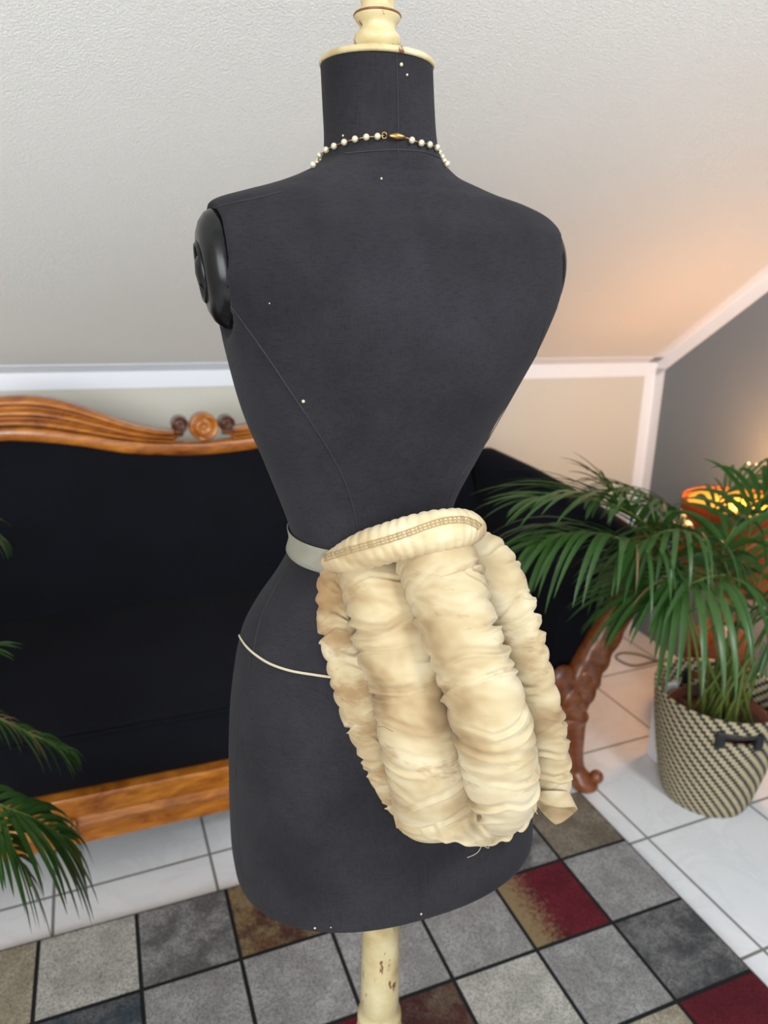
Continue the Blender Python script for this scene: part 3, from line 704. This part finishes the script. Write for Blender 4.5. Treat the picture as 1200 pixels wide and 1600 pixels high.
# front rail with bead and carved blossom
fr = MB(); rings = []
prof_ = [(.03, .235), (-.012, .235), (-.014, .228), (-.014, .180), (-.018, .176), (-.024, .170), (-.024, .163), (-.018, .157), (-.012, .152), (-.012, .110), (-.008, .104), (.03, .104)]
for i in range(31):
    u = -.90 + 1.75 * i / 30; rings.append([Vector((u, a, b)) for a, b in prof_])
so(MB().loft(rings), 'front_rail', M_WOOD, smooth=False, bevel=.002)
cv = MB()
def blob(mb, c, r, sc=(1, 1, 1), rot=0, n=16):
    rings = []
    for k in range(9):
        a = PI * k / 8; rg = []
        for i in range(n):
            t = 2 * PI * i / n; x, y, z = r * math.sin(a) * math.cos(t) * sc[0], -r * math.cos(a) * sc[1], r * math.sin(a) * math.sin(t) * sc[2]
            rg.append(Vector((x * math.cos(rot) - z * math.sin(rot), y, x * math.sin(rot) + z * math.cos(rot))) + Vector(c))
        rings.append(rg)
    mb.loft(rings)
for c, r, sc, rot in (((-.492, -.022, .170), .020, (1, .7, 1), 0), ((-.488, -.022, .192), .018, (.7, .7, 1.1), -.1), ((-.515, -.022, .166), .017, (1.2, .7, .8), .3), ((-.480, -.020, .148), .016, (.9, .7, 1), .4), ((-.462, -.024, .169), .012, (1.6, .9, .9), .1), ((-.437, -.026, .172), .010, (.6, 1, 1.8), 0), ((-.427, -.026, .173), .010, (.6, 1, 1.5), 0)): blob(cv, c, r, sc, rot)
so(cv, 'carved_blossom', M_WOOD)
# arms
def arm(sg):
    X = lambda x: UC + sg * (x - UC)
    rings = []; ny = 24
    for i in range(ny):
        q = i / (ny - 1); y = .53 - (.53 + .06) * q
        tx, tz = np.interp(q, [0, .25, .5, 1], [.885, .955, 1.015, 1.055]), np.interp(q, [0, .25, .5, 1], [.86, .825, .785, .725])
        pts = [(.80, .26), (.80, .40), (.815, .50), (.86, .62), (tx - .05, tz - .06), (tx - .035, tz - .012), (tx - .005, tz), (tx + .03, tz - .012), (tx + .045, tz - .05), (tx + .025, tz - .10), (.965, .55), (.90, .42), (.87, .30), (.87, .26)]
        P = spline([(a, b) for a, b in pts], 44)
        rings.append([Vector((X(a), y, b)) for a, b in P])
    so(MB().loft(rings), 'arm', M_UPH)
    # carved front post of the arm
    pth = spline([(.862, .225, .028), (.858, .27, .042), (.872, .32, .05), (.895, .38, .048), (.93, .45, .044), (.972, .53, .040), (1.008, .60, .038), (1.03, .66, .038), (1.045, .71, .045), (1.04, .745, .038), (1.02, .755, .012)], 70)
    rings = []
    for i, (x, z, w) in enumerate(pth):
        a = pth[max(i - 1, 0)]; b = pth[min(i + 1, 69)]; tx, tz = b[0] - a[0], b[1] - a[1]; l = math.hypot(tx, tz); nx, nz = tz / l, -tx / l; rg = []
        for k in range(24):
            t = 2 * PI * k / 24; c, s_ = math.cos(t), math.sin(t); ww = w * (1 + .05 * math.sin(i * .9) * (c > 0))
            yy = -.085 + .03 * math.copysign(abs(s_) ** .6, s_) - (.006 * abs(math.sin(i * .55 + 2 * c)) if s_ < 0 else 0)
            rg.append(Vector((X(x + nx * ww * math.copysign(abs(c) ** .8, c)), yy, z + nz * ww * c)))
        rings.append(rg)
    so(MB().loft(rings), 'arm_post', M_WOODD)
    cv = MB()
    for c, r, sc, rot in (((.822, -.10, .335), .048, (.8, .8, 1.15), .35), ((.838, -.12, .292), .034, (.8, .7, 1.1), -.1), ((.872, -.122, .345), .030, (.7, .5, 1.4), -.3), ((.90, -.122, .37), .028, (.7, .5, 1.3), -.5), ((.888, -.120, .30), .026, (.8, .5, 1.2), -.2),
                          ((.925, -.12, .415), .028, (.7, .5, 1.4), -.5), ((.905, -.12, .435), .022, (.6, .5, 1.3), -.5), ((.955, -.118, .475), .026, (.6, .5, 1.5), -.5), ((.985, -.116, .535), .022, (.6, .5, 1.6), -.5), ((.945, -.118, .50), .018, (.6, .5, 1.4), -.5)):
        blob(cv, (X(c[0]), c[1] + .012, c[2]), r * 1.12, (sc[0] * 1.1, sc[1] * .55, sc[2]), rot * sg)
    so(cv, 'carved_leaves', M_WOODD)
    # leg: collar, cabriole shank, scroll foot
    lg = MB(); rings = []
    for (x, y, z, a, b) in spline([(.862, -.085, .232, .044, .036), (.862, -.085, .222, .047, .038), (.862, -.085, .212, .043, .035), (.866, -.087, .20, .036, .03), (.872, -.088, .15, .030, .027), (.880, -.09, .10, .024, .022), (.888, -.094, .062, .022, .022), (.895, -.10, .040, .030, .030), (.905, -.108, .022, .038, .036), (.908, -.112, .007, .038, .036), (.908, -.112, .0, .030, .03)], 60):
        rings.append([Vector((X(x + a * math.cos(2 * PI * k / 24)), y + b * math.sin(2 * PI * k / 24), max(z, 0))) for k in range(24)])
    lg.loft(rings); blob(lg, (X(.935), -.125, .036), .020, (1, 1, 1), 0); so(lg, 'leg', M_WOODD)
    lg = MB(); rings = []
    for (x, y, z, a) in ((.83, .53, .30, .028), (.83, .53, .22, .026), (.84, .55, .10, .02), (.85, .57, .0, .018)):
        rings.append([Vector((X(x + a * math.cos(2 * PI * k / 16)), y + a * math.sin(2 * PI * k / 16), z)) for k in range(16)])
    lg.loft(rings); so(lg, 'leg', M_WOODD)
arm(1); arm(-1)

# ------------------------------------------------------------------ basket, palm, lamp, power strip
BX, BY = .925, 1.725
bk = empty('woven_basket', (BX, BY, 0))
tag(bk, 'black and tan diagonal woven basket with dark handles holding the palm', 'basket')
def bkr(z): return float(np.interp(z, [0, .03, .12, .22, .33], [.112, .122, .141, .158, .170]))
def bwall(a, z, r):
    return Vector((r * math.cos(a), r * math.sin(a), z))
v, f = [], []; nz_, na = 60, 160
for sidei, dr in ((0, 0), (1, -.007)):
    for i in range(nz_ + 1):
        z = .33 * i / nz_ + (.004 if i == 0 and sidei else 0)
        for j in range(na):
            rip = .0013 * math.sin(i * PI * .5) if 0 else .0
            v.append(bwall(2 * PI * j / na, z, bkr(z) + dr + .0012 * abs(math.sin(z * 105 * PI))))
slot = []
for hc in (math.radians(-96), math.radians(84)):
    slot.append(hc)
def in_slot(i, j):
    z = .33 * (i + .5) / nz_; a = 2 * PI * (j + .5) / na
    return any(abs((a - hc + PI) % (2 * PI) - PI) < .27 and .262 < z < .290 for hc in slot)
for sidei in (0, 1):
    o_ = sidei * (nz_ + 1) * na
    for i in range(nz_):
        for j in range(na):
            if in_slot(i, j): continue
            k = (j + 1) % na; f.append((o_ + i * na + j, o_ + i * na + k, o_ + (i + 1) * na + k, o_ + (i + 1) * na + j))
o2 = (nz_ + 1) * na
for j in range(na):
    k = (j + 1) % na; f.append((nz_ * na + j, nz_ * na + k, o2 + nz_ * na + k, o2 + nz_ * na + j))
f.append(tuple(range(na))); f.append(tuple(o2 + j for j in range(na)))
obj('basket_body', v, f, M_BASK, bk, local=True)
for hc in slot:
    for sgn in (-1, 1):
        a = hc + sgn * .285; c = Vector((math.cos(a), math.sin(a), 0)) * .164 + Vector((0, 0, .276))
        MB().box(c, (.022, .022, .046), Matrix.Rotation(a, 3, 'Z')).out('handle_loop', M_BLACK, bk, local=True, bevel=.004)
    pts = [Vector((math.cos(hc + t * .28), math.sin(hc + t * .28), 0)) * .1685 + Vector((0, 0, .292 - .003 * (1 - t * t))) for t in np.linspace(-1, 1, 12)]
    MB().tube(pts, .005, 8).out('handle', M_BLACK, bk, local=True)
def blade(mb, p, d, up, L, w, droop, n=9, fold=.25):
    """one leaflet: tapering blade from p along d, bending down by droop"""
    d = d.normalized(); sd = d.cross(up)
    sd = sd.normalized() if sd.length > 1e-4 else Vector((1, 0, 0)); v = []; q = p.copy(); st = L / n
    for i in range(n + 1):
        s = i / n; ww = w * (min(1, .35 + s * 3.2)) * (1 - s ** 2.2) ** .8 + .0003
        nn = sd.cross(d).normalized()
        v += [q - sd * ww + nn * ww * fold, q.copy(), q + sd * ww + nn * ww * fold]
        q = q + d * st; d = (d + Vector((0, 0, -1)) * droop * st / L * (1 + s)).normalized(); sd = (sd - d * sd.dot(d)).normalized()
    f = []
    for i in range(n):
        a = i * 3; f += [(a, a + 1, a + 4, a + 3), (a + 1, a + 2, a + 5, a + 4)]
    mb.add(v, f)
def frond(par, ctrl, L0, nl, w=.0075, droop=1.1, start=.3, seed=0, side=None, spread=.95, stem_r=.004, dry=.12, end_taper=.75):
    """ctrl = world points of the rachis"""
    rr = random.Random(seed); P = sp3(ctrl, 60); rc = MB().tube(P, stem_r, 7, rf=lambda u: stem_r * (1 - .75 * u) + .0006)
    g_ = rc.out('frond', M_STEM, par)
    lv = MB(); drs = []
    def DR():
        drs.append(MB()); return drs[-1]
    for k in range(nl):
        s = start + (1 - start) * (k + .5) / nl; i = min(58, int(s * 59)); p = P[i].lerp(P[i + 1], s * 59 - i); t = (P[min(i + 2, 59)] - P[max(i - 2, 0)]).normalized()
        sv = t.cross(Vector((0, 0, 1))); sv = sv.normalized() if sv.length > .1 else Vector((1, 0, 0))
        if side is not None:
            sv = (Vector(side) - t * Vector(side).dot(t)).normalized()
        nn = sv.cross(t).normalized()
        if nn.z < 0: nn = -nn
        x = (s - start) / (1 - start); env = math.sin(PI * min(1, .18 + x * end_taper)) ** .7
        for sg in (-1, 1):
            an = spread * (1 - .62 * x) + rr.uniform(-.10, .10)
            d = t * math.cos(an) + sv * sg * math.sin(an) + nn * rr.uniform(.02, .22)
            L = L0 * env * rr.uniform(.85, 1.08)
            isd = rr.random() < dry * .3
            blade(DR() if isd else lv, p, d, nn, L * (.6 if isd else 1), w * (.5 if isd else 1) * rr.uniform(.8, 1.1), droop * rr.uniform(.75, 1.25))
    lv.out('leaflets', M_LEAF, g_)
    for q in drs: q.out('dry_leaflet', M_LEAFD, g_)
    return g_
pl = empty('potted_palm', (BX, BY, .012))
tag(pl, 'green areca palm growing in the woven basket beside the glowing lamp', 'palm')
MB().lathe([(.001, .012), (.085, .012), (.098, .03), (.128, .245), (.134, .250), (.134, .262), (.128, .262), (.122, .235), (.001, .235)], (BX, BY, 0)).out('nursery_pot', plain('oxblood_plastic', (.055, .012, .010), .4), pl)
so_m, t_, b_ = nt('potting_soil'); b_.inputs['Base Color'].default_value = (.02, .013, .009, 1); setp(b_, Roughness=1.0); bump(t_, b_, noi(t_, coord(t_), 120), 1, .01)
rings = [[Vector((BX + r * math.cos(2 * PI * i / 40), BY + r * math.sin(2 * PI * i / 40), .236 + .008 * noise.noise(Vector((i, r * 60, 0))))) for i in range(40)] for r in (.0001, .03, .06, .09, .121)]
MB().loft(rings, cap=False).out('soil', so_m, pl)
def crown(k): 
    a = k * 2.4; r = .018 + .008 * (k % 5); return Vector((BX + r * math.cos(a) * 1.9, BY - .035 + r * math.sin(a) * 1.5, .236))
def F(i, pts, **k):
    c0 = crown(i); ctrl = [c0] + [at(*p) for p in pts]; return frond(pl, ctrl, seed=i + 5, **k)
F(0, [(1085, 980, 1.66), (1055, 880, 1.6), (1000, 812, 1.54), (920, 778, 1.48), (840, 780, 1.43)], L0=.27, nl=20, droop=.6, start=.40, spread=.75)
F(1, [(1085, 1000, 1.64), (1045, 900, 1.58), (985, 848, 1.50), (905, 832, 1.43), (838, 850, 1.38)], L0=.29, nl=20, droop=1.3, start=.42, spread=.8)
F(2, [(1170, 1000, 1.62), (1185, 935, 1.54), (1135, 900, 1.47), (1080, 912, 1.42), (1038, 940, 1.39)], L0=.285, nl=12, w=.0092, droop=1.5, start=.55, spread=1.35, dry=0)
F(3, [(1180, 1010, 1.66), (1235, 930, 1.60), (1290, 890, 1.54), (1340, 900, 1.5)], L0=.27, nl=13, droop=1.3, start=.4)
F(4, [(1075, 990, 1.70), (1045, 900, 1.70), (1000, 820, 1.68), (958, 765, 1.66), (935, 745, 1.65)], L0=.15, nl=9, droop=.5, start=.6, w=.006)
F(5, [(1110, 960, 1.80), (1100, 850, 1.78), (1130, 775, 1.78), (1190, 740, 1.78), (1260, 735, 1.76)], L0=.20, nl=16, droop=1.0, start=.5, dry=.5)
F(6, [(1100, 980, 1.76), (1080, 880, 1.78), (1035, 800, 1.76), (985, 765, 1.74), (930, 770, 1.70)], L0=.2, nl=14, droop=1.2, start=.45)
F(7, [(1140, 980, 1.70), (1160, 880, 1.70), (1180, 800, 1.68), (1215, 750, 1.64)], L0=.24, nl=14, droop=1.0, start=.4)
F(8, [(1130, 990, 1.66), (1120, 900, 1.62), (1090, 840, 1.56), (1040, 830, 1.50), (985, 860, 1.46)], L0=.23, nl=14, droop=1.6, start=.45)
F(9, [(1160, 1000, 1.64), (1190, 900, 1.60), (1240, 850, 1.56)], L0=.26, nl=13, droop=1.3, start=.35)
F(10, [(1120, 990, 1.74), (1070, 910, 1.78), (1000, 880, 1.78), (940, 905, 1.76)], L0=.2, nl=12, droop=1.6, start=.5)
F(11, [(1150, 1010, 1.64), (1150, 930, 1.60), (1130, 865, 1.58), (1150, 820, 1.56)], L0=.2, nl=10, droop=1.2, start=.45)
F(12, [(1175, 1020, 1.60), (1215, 960, 1.52), (1240, 960, 1.46), (1225, 1010, 1.42)], L0=.2, nl=9, w=.009, droop=1.6, start=.45, dry=0)
F(13, [(1150, 1010, 1.62), (1165, 940, 1.55), (1110, 900, 1.50), (1040, 905, 1.46), (985, 935, 1.44)], L0=.25, nl=13, droop=.8, start=.5, spread=.7, w=.0085)
F(14, [(1140, 990, 1.72), (1130, 900, 1.76), (1085, 830, 1.78), (1040, 790, 1.76), (1000, 790, 1.72)], L0=.22, nl=14, droop=1.0, start=.4)
F(15, [(1150, 990, 1.76), (1150, 900, 1.72), (1140, 840, 1.73), (1180, 790, 1.72), (1240, 800, 1.70)], L0=.2, nl=14, droop=1.1, start=.4)
F(16, [(1130, 1000, 1.70), (1105, 930, 1.70), (1060, 880, 1.68), (1010, 870, 1.64), (950, 890, 1.60)], L0=.22, nl=13, droop=1.2, start=.4)
stm = MB(); rr = random.Random(8)
for k in range(20):
    a = rr.uniform(0, 2 * PI); r = rr.uniform(.01, .075); p = Vector((BX + r * math.cos(a), BY - .03 + r * .6 * math.sin(a), .236))
    q = p + Vector((rr.uniform(-.03, .05), rr.uniform(-.03, .03), rr.uniform(.12, .26)))
    MB().tube(sp3([p, p.lerp(q, .5) + Vector((0, 0, .01)), q], 8), .006, 8, rf=lambda u: .0075 * (1 - .6 * u)).out('stem', M_STEM, pl)

# left palm: its pot stands outside the frame, fronds reach in
LX, LY = -1.16, 1.0
lp = empty('leaning_palm', (LX, LY, .0))
tag(lp, 'palm at the left edge with drooping green fronds reaching over the rug', 'palm')
MB().lathe([(.001, .0), (.10, .0), (.15, .28), (.155, .30), (.145, .30), (.14, .27), (.001, .27)], (LX, LY, 0)).out('pot', plain('dark_glazed_pot', (.03, .035, .045), .3), lp)
def G(i, pts, **k):
    ctrl = [Vector((LX + .03 * math.cos(i * 2), LY + .03 * math.sin(i * 2), .27))] + [at(*p) for p in pts]; return frond(lp, ctrl, seed=i + 60, **k)
G(0, [(-270, 1230, 1.03), (-110, 1205, 1.03), (0, 1258, 1.05), (50, 1278, 1.07), (100, 1308, 1.09)], L0=.235, nl=14, w=.0078, droop=1.7, start=.52, spread=1.1, dry=0)
G(1, [(-260, 1140, 1.05), (-120, 1090, 1.1), (-20, 1115, 1.15), (50, 1148, 1.18), (105, 1172, 1.2)], L0=.12, nl=15, w=.005, droop=1.3, start=.55, spread=.85, dry=.7)
G(2, [(-260, 1000, 1.1), (-180, 850, 1.15), (-80, 800, 1.2), (-8, 836, 1.22)], L0=.11, nl=12, w=.0045, droop=1.2, start=.55, spread=.6, dry=.2)
G(3, [(-270, 1100, 1.1), (-160, 1010, 1.15), (-60, 1015, 1.18), (-5, 1008, 1.2)], L0=.075, nl=7, w=.004, droop=.6, start=.6, spread=.4, dry=.7)

G(4, [(-270, 1260, 1.0), (-130, 1230, 1.0), (-25, 1275, 1.0), (20, 1325, 1.01), (48, 1385, 1.02)], L0=.17, nl=11, w=.0068, droop=1.1, start=.6, spread=1.0, dry=0)

# lamp
LPX, LPY = 1.075, 2.06
lm = empty('table_lamp', (LPX, LPY, 0))
tag(lm, 'glowing amber lamp with drum shade half hidden behind the palm leaves', 'lamp')
def m_shade():
    m, t, b = nt('amber_shade'); setp(b, Roughness=.8); v = coord(t, (1, 1, 60)); c = mix(t, noi(t, v, 3, 3), (.28, .06, .008), (.42, .10, .014)); t.links.new(c, b.inputs['Base Color'])
    tr = N(t, 'ShaderNodeBsdfTranslucent'); t.links.new(c, tr.inputs[0]); mx = N(t, 'ShaderNodeMixShader'); mx.inputs[0].default_value = .35
    o = [n for n in t.nodes if n.type == 'OUTPUT_MATERIAL'][0]; t.links.new(b.outputs[0], mx.inputs[1]); t.links.new(tr.outputs[0], mx.inputs[2]); t.links.new(mx.outputs[0], o.inputs[0]); return m
SH0, SH1 = .52, .765
v, f = [], []; n = 64
for i in range(13):
    z = SH0 + (SH1 - SH0) * i / 12
    for j in range(n):
        a = 2 * PI * j / n; r = .172 + .0015 * math.cos(a * 40); v.append(Vector((LPX + r * math.cos(a), LPY + r * math.sin(a), z)))
f = [(i * n + j, i * n + (j + 1) % n, (i + 1) * n + (j + 1) % n, (i + 1) * n + j) for i in range(12) for j in range(n)]
obj('lamp_shade', v, f, m_shade(), lm, solid=.002)
M_GLOW, t_, b_ = nt('lit_diffuser'); setp(b_, Base_Color=(.7, .3, .03, 1)); setp(b_, Emission_Color=(1, .40, .02, 1), Emission_Strength=1.1)
MB().lathe([(.001, SH1 - .015), (.145, SH1 - .015), (.155, SH1 - .012), (.155, SH1 - .008), (.001, SH1 - .008)], (LPX, LPY, 0)).out('diffuser', M_GLOW, lm)
M_BULB, t_, b_ = nt('lit_bulb'); setp(b_, Base_Color=(1, .7, .3, 1)); setp(b_, Emission_Color=(1, .5, .1, 1), Emission_Strength=12)
MB().lathe([(.034 * math.sin(PI * k / 12) + 1e-4, .63 - .036 * math.cos(PI * k / 12)) for k in range(13)], (LPX, LPY, 0)).out('bulb', M_BULB, lm)
MB().lathe([(.001, 0), (.10, 0), (.105, .015), (.09, .04), (.10, .10), (.115, .20), (.10, .30), (.05, .36), (.022, .40), (.018, .50), (.018, .595), (.001, .595)], (LPX, LPY, 0)).out('lamp_base', M_WOODD, lm)
def point(name, loc, e, col, r):
    l = bpy.data.lights.new(name, 'POINT'); l.energy = e; l.color = col; l.shadow_soft_size = r; o = bpy.data.objects.new(name, l); COL.objects.link(o); o.location = loc; return o
point('lamp_bulb_light', (LPX, LPY, .57), 12, (1, .50, .20), .03)
point('lamp_upward_light', (LPX, LPY, SH1 + .07), 9, (1, .50, .20), .05)

# power strip standing behind the basket
PX = .846; PY = 1.875
ps = empty('power_strip', (PX, PY, 0), math.radians(15))
tag(ps, 'white upright power strip with a small amber light beside the basket', 'power strip')
MB().box((0, 0, .135), (.046, .05, .27)).out('housing', plain('white_plastic', (.78, .78, .80), .35), ps, local=True, bevel=.006, smooth=False)
M_LED, t_, b_ = nt('amber_switch_light'); setp(b_, Base_Color=(1, .4, .05, 1)); setp(b_, Emission_Color=(1, .36, .04, 1), Emission_Strength=3)
ball(.008, (-.004, -.026, .19)).out('switch_light', M_LED, ps, local=True)
# cable loop on the tiles
cb = MB(); pts = [atz(px, py, .004) for px, py in ((1045, 1030), (1022, 1034), (990, 1040), (966, 1031), (964, 1023), (978, 1020), (1003, 1024), (1030, 1034), (1050, 1042))]
cb.tube(sp3(pts, 60), .0035, 8)
tag(cb.out('coiled_cable', plain('grey_cable', (.12, .10, .08), .5)), 'thin grey cable looped on the tiles between sofa and basket', 'cable')
